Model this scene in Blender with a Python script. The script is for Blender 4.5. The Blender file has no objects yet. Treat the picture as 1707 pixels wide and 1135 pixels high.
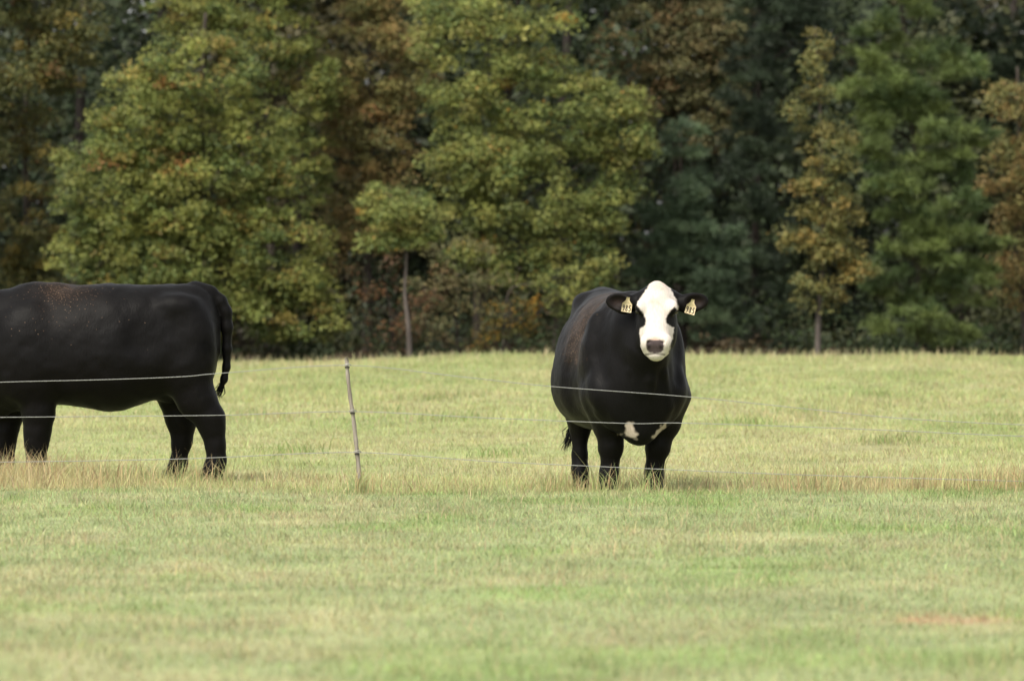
import bpy, math, random
import numpy as np

# ------------------------------------------------------------------ camera, sky, sun, exposure
F, Y0, H = 10350.0, 440.0, 1.5          # focal length in photo pixels, eye-level row, eye height (m)
S = bpy.context.scene
C = S.collection
cam = bpy.data.cameras.new('camera')
cam.sensor_width = 36.0
cam.lens = 36.0 * F / 1707.0
cam.clip_end = 3000.0
cam.dof.use_dof = True
cam.dof.focus_distance = 42.5
cam.dof.aperture_fstop = 4.2
camo = bpy.data.objects.new('camera', cam)
C.objects.link(camo)
camo.location = (0, 0, H)
camo.rotation_euler = (math.radians(90) - math.atan(127.5 / F), 0, 0)
S.camera = camo

SUN_EL, SUN_AZ = math.radians(52), math.radians(215)     # azimuth clockwise from +Y: behind the camera, to its left
w = bpy.data.worlds.new('World')
S.world = w
w.use_nodes = True
nt = w.node_tree
sky = nt.nodes.new('ShaderNodeTexSky')
sky.sky_type = 'NISHITA'
sky.sun_disc = False
sky.sun_elevation = SUN_EL
sky.sun_rotation = SUN_AZ
sky.dust_density = 2.5
sky.ozone_density = 1.0
hsv = nt.nodes.new('ShaderNodeHueSaturation')
hsv.inputs['Saturation'].default_value = 0.14
nt.links.new(sky.outputs[0], hsv.inputs['Color'])
nt.links.new(hsv.outputs[0], nt.nodes['Background'].inputs[0])
nt.nodes['Background'].inputs[1].default_value = 0.15

sl = bpy.data.lights.new('sun', 'SUN')
sl.energy = 1.7
sl.angle = math.radians(18)
sl.color = (1.0, 0.92, 0.78)
so = bpy.data.objects.new('sun', sl)
C.objects.link(so)
from mathutils import Vector, Matrix
sd = Vector((math.sin(SUN_AZ) * math.cos(SUN_EL), math.cos(SUN_AZ) * math.cos(SUN_EL), math.sin(SUN_EL)))
so.rotation_euler = sd.to_track_quat('Z', 'Y').to_euler()
so.location = (-20, -10, 40)

S.view_settings.view_transform = 'Standard'
S.view_settings.look = 'None'
S.view_settings.exposure = 0.92
S.view_settings.gamma = 1.0
S.render.engine = 'CYCLES'
S.cycles.use_denoising = True
S.cycles.max_bounces = 6
S.cycles.diffuse_bounces = 4
S.cycles.glossy_bounces = 2
S.cycles.transmission_bounces = 4
S.cycles.caustics_reflective = False
S.cycles.caustics_refractive = False

# ------------------------------------------------------------------ helpers
rng = np.random.default_rng(7)


def tag(o, label=None, cat=None, group=None, kind=None):
    if label: o['label'] = label
    if cat: o['category'] = cat
    if group: o['group'] = group
    if kind: o['kind'] = kind
    return o


def mesh_obj(name, verts, faces, mat, parent=None, smooth=False, fcol=None, vcol=None):
    """faces: list of (n,k) int arrays; fcol: one colour per face; vcol: one colour per vertex."""
    me = bpy.data.meshes.new(name)
    verts = np.asarray(verts, np.float32)
    if not isinstance(faces, list): faces = [faces]
    faces = [np.asarray(f, np.int32) for f in faces if len(f)]
    nl = sum(f.size for f in faces)
    npoly = sum(len(f) for f in faces)
    me.vertices.add(len(verts)); me.vertices.foreach_set('co', verts.ravel())
    me.loops.add(nl); me.polygons.add(npoly)
    me.loops.foreach_set('vertex_index', np.concatenate([f.ravel() for f in faces]))
    tot = np.concatenate([np.full(len(f), f.shape[1], np.int32) for f in faces])
    me.polygons.foreach_set('loop_start', np.concatenate([[0], np.cumsum(tot)[:-1]]).astype(np.int32))
    if smooth: me.polygons.foreach_set('use_smooth', np.ones(npoly, bool))
    for col, dom in ((fcol, 'FACE'), (vcol, 'POINT')):
        if col is not None:
            a = me.attributes.new('tint', 'FLOAT_COLOR', dom)
            c4 = np.ones((len(col), 4), np.float32); c4[:, :3] = col
            a.data.foreach_set('color', c4.ravel())
    me.update(calc_edges=True)
    for m in (mat if isinstance(mat, (list, tuple)) else [mat]): me.materials.append(m)
    o = bpy.data.objects.new(name, me)
    C.objects.link(o)
    if parent is not None: o.parent = parent
    return o


def empty(name, loc):
    o = bpy.data.objects.new(name, None)
    C.objects.link(o); o.location = loc
    o.empty_display_size = 0.2
    return o


_tab = np.random.default_rng(3).random((256, 256))


def vnoise(x, y, scale=1.0, off=0):
    x = np.asarray(x, float) / scale + off * 17.3; y = np.asarray(y, float) / scale + off * 9.1
    i = np.floor(x).astype(int); j = np.floor(y).astype(int)
    u = x - i; v = y - j
    u = u * u * (3 - 2 * u); v = v * v * (3 - 2 * v)
    a = _tab[i & 255, j & 255]; b = _tab[(i + 1) & 255, j & 255]
    c = _tab[i & 255, (j + 1) & 255]; d = _tab[(i + 1) & 255, (j + 1) & 255]
    return (a * (1 - u) + b * u) * (1 - v) + (c * (1 - u) + d * u) * v


def sstep(a, b, x):
    t = np.clip((np.asarray(x, float) - a) / (b - a), 0, 1)
    return t * t * (3 - 2 * t)


def ground_z(X, D):
    X = np.asarray(X, float); D = np.asarray(D, float)
    z = np.interp(D, [0, 40.6, 42.4, 56, 70, 88, 92, 99, 130, 400], [0, 0, -.06, -.06, -.02, .09, .10, .02, -.05, 0])
    z = z + .12 * (sstep(-4.5, .5, X) - .85) * sstep(66, 88, D)
    n = (vnoise(X, D * .5, 1.7, 1) - .5) * .05 + (vnoise(X, D, .6, 2) - .5) * .02
    return z + n * sstep(6, 12, D)


def P(x, y, D):
    return ((x - 853.5) / F * D, D, H - (y - Y0) / F * D)


# ------------------------------------------------------------------ materials
def new_mat(name):
    m = bpy.data.materials.new(name); m.use_nodes = True
    n = m.node_tree
    return m, n, n.nodes['Principled BSDF'], n.nodes['Material Output']


def leaf_mat(name, trans=.3, rough=.55, spec=.25):
    m, n, p, out = new_mat(name)
    a = n.nodes.new('ShaderNodeAttribute'); a.attribute_name = 'tint'
    p.inputs['Roughness'].default_value = rough
    p.inputs['Specular IOR Level'].default_value = spec
    n.links.new(a.outputs['Color'], p.inputs['Base Color'])
    t = n.nodes.new('ShaderNodeBsdfTranslucent'); n.links.new(a.outputs['Color'], t.inputs[0])
    mx = n.nodes.new('ShaderNodeMixShader'); mx.inputs[0].default_value = trans
    n.links.new(p.outputs[0], mx.inputs[1]); n.links.new(t.outputs[0], mx.inputs[2])
    n.links.new(mx.outputs[0], out.inputs[0])
    return m


def noise_mat(name, c1, c2, scale, rough=.8, bump=.3, stretch=(1, 1, 1), spec=.3):
    m, n, p, out = new_mat(name)
    tc = n.nodes.new('ShaderNodeTexCoord'); mp = n.nodes.new('ShaderNodeMapping')
    mp.inputs['Scale'].default_value = stretch
    no = n.nodes.new('ShaderNodeTexNoise'); no.inputs['Scale'].default_value = scale; no.inputs['Detail'].default_value = 6
    cr = n.nodes.new('ShaderNodeValToRGB')
    cr.color_ramp.elements[0].position = .32; cr.color_ramp.elements[0].color = (*c1, 1)
    cr.color_ramp.elements[1].position = .68; cr.color_ramp.elements[1].color = (*c2, 1)
    bp = n.nodes.new('ShaderNodeBump'); bp.inputs['Strength'].default_value = bump; bp.inputs['Distance'].default_value = .01
    n.links.new(tc.outputs['Object'], mp.inputs[0]); n.links.new(mp.outputs[0], no.inputs['Vector'])
    n.links.new(no.outputs['Fac'], cr.inputs[0]); n.links.new(cr.outputs[0], p.inputs['Base Color'])
    n.links.new(no.outputs['Fac'], bp.inputs['Height']); n.links.new(bp.outputs[0], p.inputs['Normal'])
    p.inputs['Roughness'].default_value = rough; p.inputs['Specular IOR Level'].default_value = spec
    return m


M_leaf = leaf_mat('leaf', .28)
M_needle = leaf_mat('needle', .15, .5, .3)
M_grass = leaf_mat('grass_blade', .38, .6, .2)
M_bark = noise_mat('bark', (.028, .022, .017), (.075, .06, .048), 14, .9, .6, (1, 1, .25))
M_darkbark = noise_mat('shaded_bark', (.018, .014, .011), (.045, .036, .03), 14, .9, .5, (1, 1, .25))  # bark for the deep wood, its shade put into the colour
M_palebark = noise_mat('pale_bark', (.05, .041, .034), (.125, .105, .088), 14, .9, .5, (1, 1, .25))
M_post = noise_mat('weathered_wood', (.16, .13, .10), (.36, .32, .27), 30, .85, .5, (1, 1, .15))
M_wire = noise_mat('galvanised_wire', (.25, .25, .235), (.33, .33, .31), 40, .5, .05)
M_insul = noise_mat('insulator_plastic', (.05, .045, .04), (.09, .08, .07), 60, .5, .1)
M_clip = noise_mat('pale_clip', (.30, .29, .26), (.42, .41, .37), 60, .5, .1)
M_eye, _n, _p, _o = new_mat('eye'); _p.inputs['Base Color'].default_value = (.008, .006, .005, 1); _p.inputs['Roughness'].default_value = .12
M_tag = noise_mat('tag_plastic', (.56, .45, .26), (.66, .54, .34), 50, .5, .05)
M_ink = noise_mat('tag_ink', (.012, .011, .01), (.03, .026, .02), 90, .6, .05)


def ground_mat():
    m, n, p, out = new_mat('pasture_soil')
    a = n.nodes.new('ShaderNodeAttribute'); a.attribute_name = 'tint'
    tc = n.nodes.new('ShaderNodeTexCoord')
    no = n.nodes.new('ShaderNodeTexNoise'); no.inputs['Scale'].default_value = 9; no.inputs['Detail'].default_value = 8
    n.links.new(tc.outputs['Object'], no.inputs['Vector'])
    mr = n.nodes.new('ShaderNodeMapRange'); mr.inputs['To Min'].default_value = .55; mr.inputs['To Max'].default_value = 1.4
    n.links.new(no.outputs['Fac'], mr.inputs['Value'])
    mx = n.nodes.new('ShaderNodeVectorMath'); mx.operation = 'SCALE'
    n.links.new(a.outputs['Color'], mx.inputs[0]); n.links.new(mr.outputs[0], mx.inputs['Scale'])
    n.links.new(mx.outputs[0], p.inputs['Base Color'])
    p.inputs['Roughness'].default_value = .95; p.inputs['Specular IOR Level'].default_value = .1
    return m


def coat_mat():
    """Cattle coat: colour pattern from the 'tint' attribute, fine hair grain, seed specks where the 'dust' attribute is set."""
    m, n, p, out = new_mat('cattle_coat')
    L = n.links.new
    a = n.nodes.new('ShaderNodeAttribute'); a.attribute_name = 'tint'
    du = n.nodes.new('ShaderNodeAttribute'); du.attribute_name = 'dust'
    tc = n.nodes.new('ShaderNodeTexCoord')
    mp = n.nodes.new('ShaderNodeMapping'); mp.inputs['Scale'].default_value = (46, 46, 9)
    L(tc.outputs['Object'], mp.inputs[0])
    hair = n.nodes.new('ShaderNodeTexNoise'); hair.inputs['Scale'].default_value = 2.2; hair.inputs['Detail'].default_value = 5
    L(mp.outputs[0], hair.inputs['Vector'])
    big = n.nodes.new('ShaderNodeTexNoise'); big.inputs['Scale'].default_value = 5; big.inputs['Detail'].default_value = 4
    L(tc.outputs['Object'], big.inputs['Vector'])
    spk = n.nodes.new('ShaderNodeTexVoronoi'); spk.inputs['Scale'].default_value = 105
    L(tc.outputs['Object'], spk.inputs['Vector'])
    # tint * hair grain
    g = n.nodes.new('ShaderNodeMapRange'); g.inputs['To Min'].default_value = .72; g.inputs['To Max'].default_value = 1.28
    L(hair.outputs['Fac'], g.inputs['Value'])
    sc = n.nodes.new('ShaderNodeVectorMath'); sc.operation = 'SCALE'
    L(a.outputs['Color'], sc.inputs[0]); L(g.outputs[0], sc.inputs['Scale'])
    # specks
    th = n.nodes.new('ShaderNodeMapRange'); th.inputs['From Min'].default_value = .34; th.inputs['From Max'].default_value = .2
    L(spk.outputs['Distance'], th.inputs['Value'])
    wn = n.nodes.new('ShaderNodeSeparateColor'); L(spk.outputs['Color'], wn.inputs[0])
    pick = n.nodes.new('ShaderNodeMath'); pick.operation = 'LESS_THAN'
    sub = n.nodes.new('ShaderNodeMath'); sub.operation = 'MULTIPLY'; sub.inputs[1].default_value = .85
    L(du.outputs['Fac'], sub.inputs[0]); L(wn.outputs[0], pick.inputs[0]); L(sub.outputs[0], pick.inputs[1])
    mul = n.nodes.new('ShaderNodeMath'); mul.operation = 'MULTIPLY'
    L(th.outputs[0], mul.inputs[0]); L(pick.outputs[0], mul.inputs[1])
    seed = n.nodes.new('ShaderNodeMix'); seed.data_type = 'RGBA'
    L(wn.outputs[1], seed.inputs['Factor'])
    seed.inputs['A'].default_value = (.085, .040, .022, 1); seed.inputs['B'].default_value = (.25, .17, .11, 1)
    # brownish dust film under the specks
    film = n.nodes.new('ShaderNodeMix'); film.data_type = 'RGBA'; film.inputs['B'].default_value = (.035, .022, .014, 1)
    fm = n.nodes.new('ShaderNodeMath'); fm.operation = 'MULTIPLY'; L(du.outputs['Fac'], fm.inputs[0]); L(big.outputs['Fac'], fm.inputs[1])
    L(fm.outputs[0], film.inputs['Factor']); L(sc.outputs[0], film.inputs['A'])
    mix = n.nodes.new('ShaderNodeMix'); mix.data_type = 'RGBA'
    L(mul.outputs[0], mix.inputs['Factor']); L(film.outputs['Result'], mix.inputs['A']); L(seed.outputs['Result'], mix.inputs['B'])
    L(mix.outputs['Result'], p.inputs['Base Color'])
    rr = n.nodes.new('ShaderNodeMapRange'); rr.inputs['To Min'].default_value = .46; rr.inputs['To Max'].default_value = .58
    L(big.outputs['Fac'], rr.inputs['Value']); L(rr.outputs[0], p.inputs['Roughness'])
    p.inputs['Specular IOR Level'].default_value = .095
    p.inputs['Sheen Weight'].default_value = .012
    p.inputs['Sheen Roughness'].default_value = .4
    bp = n.nodes.new('ShaderNodeBump'); bp.inputs['Strength'].default_value = .4; bp.inputs['Distance'].default_value = .006
    ad = n.nodes.new('ShaderNodeMath'); ad.operation = 'ADD'
    L(hair.outputs['Fac'], ad.inputs[0]); L(mul.outputs[0], ad.inputs[1])
    L(ad.outputs[0], bp.inputs['Height']); L(bp.outputs[0], p.inputs['Normal'])
    return m


M_ground = ground_mat()
M_coat = coat_mat()


# ------------------------------------------------------------------ ground
def field_colour(X, D):
    """Average turf colour at a spot: the grass's own patchiness (greener, drier, browner patches)."""
    X = np.asarray(X, float); D = np.asarray(D, float)
    n1 = vnoise(X, D * .5, .33, 3)[..., None]; n2 = vnoise(X, D * .35, 1.1, 4)[..., None]; n3 = vnoise(X, D * .6, .22, 5)[..., None]
    near = np.array([.335, .38, .18]); lush = np.array([.26, .345, .12]); dry = np.array([.47, .415, .235])
    far = np.array([.385, .42, .185]); far2 = np.array([.31, .375, .145]); far3 = np.array([.43, .42, .21])
    t = sstep(.42, .8, n1 * .6 + n2 * .4)
    cn = near * (1 - .55 * t) + dry * t * .55
    t2 = sstep(.52, .8, vnoise(X, D * .4, .55, 6))[..., None]
    cn = cn * (1 - .75 * t2) + lush * .75 * t2
    t3 = sstep(.35, .7, n1 * .5 + n2 * .5)
    cf = far * (1 - t3) + far3 * t3
    t4 = sstep(.62, .85, vnoise(X, D * .3, 1.1, 8))[..., None]
    cf = cf * (1 - .55 * t4) + far2 * .55 * t4
    # the drier, browner uncut strip along the fence
    band = (sstep(41.2, 41.7, D) * (1 - sstep(42.3, 45.0, D)))[..., None]
    straw = np.array([.48, .42, .225]); rust = np.array([.36, .26, .14])
    b = sstep(.45, .72, vnoise(X, D, .5, 9))[..., None]
    cb = straw * (1 - b * .5) + rust * b * .5
    m = sstep(41.0, 41.8, D)[..., None]
    c = cn * (1 - m) + cf * m
    wside = (.12 + .42 * sstep(-2.2, -3.2, X) + .38 * sstep(1.0, 2.6, X))[..., None]
    c = c * (1 - band * np.clip(wside, 0, .9)) + cb * band * np.clip(wside, 0, .9)
    # dead reddish patch
    e = np.exp(-((X - 1.83) / .145) ** 2 - ((D - 26.35) / .30) ** 2)[..., None]
    e = np.clip(e * 2.2 * (.5 + n3), 0, 1)
    c = c * (1 - e) + np.array([.44, .262, .165]) * e
    return c * (.70 + .38 * n3 + .22 * vnoise(X, D * .8, .085, 7)[..., None])


def build_ground():
    ds = np.concatenate([np.arange(-60, 18, 6.0), np.arange(18, 60, .25), np.arange(60, 130, 1.0),
                         np.arange(130, 400, 15.0), np.arange(400, 2001, 200.0)])
    xs = np.concatenate([[-1500, -700, -300, -120, -60, -30], np.arange(-16, 16.01, .4), [30, 60, 120, 300, 700, 1500]])
    DD, XX = np.meshgrid(ds, xs, indexing='ij')
    V = np.stack([XX, DD, ground_z(XX, DD)], -1).reshape(-1, 3)
    nx = len(xs)
    i = (np.arange(len(ds) - 1)[:, None] * nx + np.arange(nx - 1)[None]).ravel()
    Q = np.stack([i, i + 1, i + nx + 1, i + nx], 1)
    col = field_colour(XX, DD) * .75
    wood = sstep(91.5, 95, DD)[..., None]
    litter = np.array([.045, .032, .02]) * (.7 + .6 * vnoise(XX, DD, .5, 11))[..., None]
    col = col * (1 - wood) + litter * wood
    o = mesh_obj('ground', V, Q, M_ground, smooth=True, vcol=col.reshape(-1, 3))
    tag(o, 'gently rolling pasture ground running from mown grass to the wood edge', 'ground', kind='structure')


# ------------------------------------------------------------------ grass
def blades(X, D, h, wd, bend, col, sink=.01):
    """One curved tapering blade per entry: 5 vertices, one quad and one triangle."""
    n = len(X)
    a = rng.uniform(0, 2 * math.pi, n); b = rng.uniform(0, 2 * math.pi, n)
    z = ground_z(X, D) - sink
    wx = np.cos(a) * wd * .5; wy = np.sin(a) * wd * .5
    bx = np.cos(b) * bend * h; by = np.sin(b) * bend * h
    hz = h * np.sqrt(np.clip(1 - np.minimum(bend, .95) ** 2 * .8, .1, 1))
    V = np.zeros((n, 5, 3), np.float32)
    V[:, 0] = np.stack([X - wx, D - wy, z], 1); V[:, 1] = np.stack([X + wx, D + wy, z], 1)
    V[:, 2] = np.stack([X + wx * .8 + bx * .3, D + wy * .8 + by * .3, z + hz * .58], 1)
    V[:, 3] = np.stack([X - wx * .8 + bx * .3, D - wy * .8 + by * .3, z + hz * .58], 1)
    V[:, 4] = np.stack([X + bx, D + by, z + hz], 1)
    k = np.arange(n)[:, None] * 5
    return V.reshape(-1, 3), k + np.array([[0, 1, 2, 3]]), k + np.array([[3, 2, 4]]), np.concatenate([col, col])


def scatter(d0, d1, dens, margin=2.4):
    n = int((d1 - d0) * 2 * (.0825 * d1 + margin) * dens)
    D = rng.uniform(d0, d1, n); X = rng.uniform(-1, 1, n) * (.0825 * d1 + margin)
    ok = np.abs(X) < .0825 * D + margin
    return X[ok], D[ok]


def grass_obj(name, parts, label):
    V = []; Q = []; T = []; cq = []; ct = []; off = 0
    for (v, q, t, c) in parts:
        V.append(v); Q.append(q + off); T.append(t + off); off += len(v)
        m = len(c) // 2; cq.append(c[:m]); ct.append(c[m:])
    o = mesh_obj(name, np.concatenate(V), [np.concatenate(Q), np.concatenate(T)], M_grass,
                 fcol=np.concatenate([np.concatenate(cq), np.concatenate(ct)]))
    return tag(o, label, 'grass', kind='stuff')


def vary(c, amt=.22, dryp=.12, dry=(.50, .41, .24)):
    n = len(c)
    c = c * rng.normal(1, amt, (n, 1)).clip(.45, 1.7) * rng.normal(1, .06, (n, 3)).clip(.8, 1.2)
    k = rng.random(n) < dryp
    c[k] = np.array(dry) * rng.uniform(.6, 1.25, (k.sum(), 1))
    return c


def clumped(X, D, sc, lo=.35):
    return lo + (1 - lo) * 1.6 * vnoise(X, D, sc, 13) * (.5 + vnoise(X, D, sc * 3.7, 14))


def build_grass():
    X, D = scatter(20.5, 41.7, 1250)
    n = len(X)
    h = rng.uniform(.02, .055, n) * clumped(X, D, .12)
    a1 = blades(X, D, h + .012, rng.uniform(.003, .006, n), rng.uniform(.3, 1.1, n), vary(field_colour(X, D)))
    X, D = scatter(21, 41.6, 14)
    n = len(X)
    a2 = blades(X, D, rng.uniform(.07, .14, n), rng.uniform(.003, .005, n), rng.uniform(.2, .9, n),
                vary(np.tile([.46, .38, .22], (n, 1)), .2, 0))
    grass_obj('mown_grass', [a1, a2], 'short pale green mown grass spread across the foreground of the pasture')
    # uncut strip along the fence
    X, D = scatter(41.3, 45.5, 1000)
    dens = .35 + .65 * (1 - sstep(42.8, 45.4, D)); k = rng.random(len(X)) < dens
    X, D = X[k], D[k]; n = len(X)
    side = .6 + .55 * sstep(-2.0, -3.0, X) + .25 * sstep(1.2, 2.6, X)
    h = rng.uniform(.06, .16, n) * (.45 + .9 * vnoise(X, D, .35, 15)) * side * sstep(41.1, 41.8, D).clip(.4, 1) + .02
    b1 = blades(X, D, h, rng.uniform(.0025, .0055, n), rng.uniform(.2, 1.1, n), vary(field_colour(X, D), .25, .22, (.50, .39, .22)))
    X, D = scatter(41.5, 45.0, 42)
    n = len(X); side = .6 + .6 * sstep(-2.0, -3.0, X) + .2 * sstep(1.2, 2.6, X)
    b2 = blades(X, D, rng.uniform(.10, .27, n) * side, rng.uniform(.003, .006, n), rng.uniform(.1, .8, n),
                vary(np.tile([.54, .44, .26], (n, 1)), .25, .25, (.34, .22, .12)))
    # tufts round the hooves and at the weedy spots
    tx = []; td = []
    for (px, D0, r, m) in ((1015, 41.75, .13, 90), (1092, 41.75, .14, 100), (965, 43.0, .14, 60), (930, 41.9, .16, 120), (255, 44.2, .2, 60),
                           (362, 44.2, .15, 60), (55, 44.1, .2, 160), (5, 44.1, .2, 120), (130, 43.2, .3, 160), (30, 42.6, .3, 160), (1690, 41.6, .25, 260),
                           (1640, 41.8, .2, 150), (1560, 41.7, .2, 120), (1370, 41.6, .25, 140), (1250, 41.8, .2, 80), (305, 44.2, .12, 70), (600, 41.22, .07, 150)):
        c = (px - 853.5) / F * D0
        tx.append(c + rng.normal(0, r * .6, m)); td.append(D0 + rng.normal(0, r, m))
    X = np.concatenate(tx); D = np.concatenate(td); n = len(X)
    b3 = blades(X, D, rng.uniform(.10, .25, n), rng.uniform(.003, .007, n), rng.uniform(.15, .8, n),
                vary(field_colour(X, D), .25, .35, (.50, .37, .20)))
    X = np.concatenate([(c - 853.5) / F * 43.6 + rng.normal(0, r, m) for c, r, m in ((20, .22, 260), (70, .16, 160), (130, .3, 160), (-40, .3, 200), (1690, .15, 90), (1380, .12, 35), (270, .2, 50), (1010, .1, 25), (1090, .1, 30))])
    D = rng.normal(43.3, .5, len(X)).clip(41.6, 44.3); n = len(X)
    b4 = blades(X, D, rng.uniform(.16, .36, n), rng.uniform(.003, .0055, n), rng.uniform(.2, .9, n), vary(np.tile([.50, .41, .22], (n, 1)), .25, .25, (.40, .30, .17)))
    grass_obj('dry_grass', [b1, b2, b3, b4], 'taller straw coloured uncut grass in a strip along the fence line')
    # pasture beyond
    X, D = scatter(44.6, 60, 620)
    n = len(X); ty = clumped(X, D, .3, .5)
    p1 = blades(X, D, rng.uniform(.035, .085, n) * ty, rng.uniform(.003, .007, n), rng.uniform(.3, 1.1, n), vary(field_colour(X, D), .2, .15))
    X, D = scatter(60, 94.5, 260, 3.2)
    n = len(X); ty = clumped(X, D, .6, .5)
    p2 = blades(X, D, rng.uniform(.04, .09, n) * ty, rng.uniform(.006, .013, n), rng.uniform(.15, .85, n), vary(field_colour(X, D), .15, .12))
    tx = []; td = []
    for (px, py, r, m) in ((1460, 668, .35, 260), (1270, 652, .4, 120), (1350, 690, .3, 140), (700, 672, .4, 200), (640, 690, .3, 120), (760, 700, .3, 140), (450, 640, .5, 200), (1250, 712, .25, 180),
                           (1490, 740, .25, 160), (1590, 640, .5, 160), (1500, 617, .7, 180), (870, 600, .7, 150), (430, 700, .3, 120), (1210, 640, .4, 120), (830, 755, .2, 120), (480, 748, .2, 120), (1680, 700, .3, 160)):
        D0 = 10350 * 1.55 / (py - 440); D0 = min(max(D0, 45.5), 90)
        tx.append((px - 853.5) / F * D0 + rng.normal(0, r * .7, m)); td.append(D0 + rng.normal(0, r * 1.3, m))
    X = np.concatenate(tx); D = np.concatenate(td); n = len(X)
    p4 = blades(X, D, rng.uniform(.06, .15, n), rng.uniform(.005, .010, n), rng.uniform(.15, .8, n), vary(np.tile([.25, .32, .115], (n, 1)), .2, .12))
    X, D = scatter(87, 94.5, 12, 2.2)
    n = len(X)
    p3 = blades(X, D, rng.uniform(.09, .2, n), rng.uniform(.008, .015, n), rng.uniform(.1, .6, n), vary(np.tile([.50, .47, .26], (n, 1)), .2, .1))
    grass_obj('pasture_grass', [p1, p2, p3, p4], 'yellow green pasture grass stretching behind the cattle to the wood edge')


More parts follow.
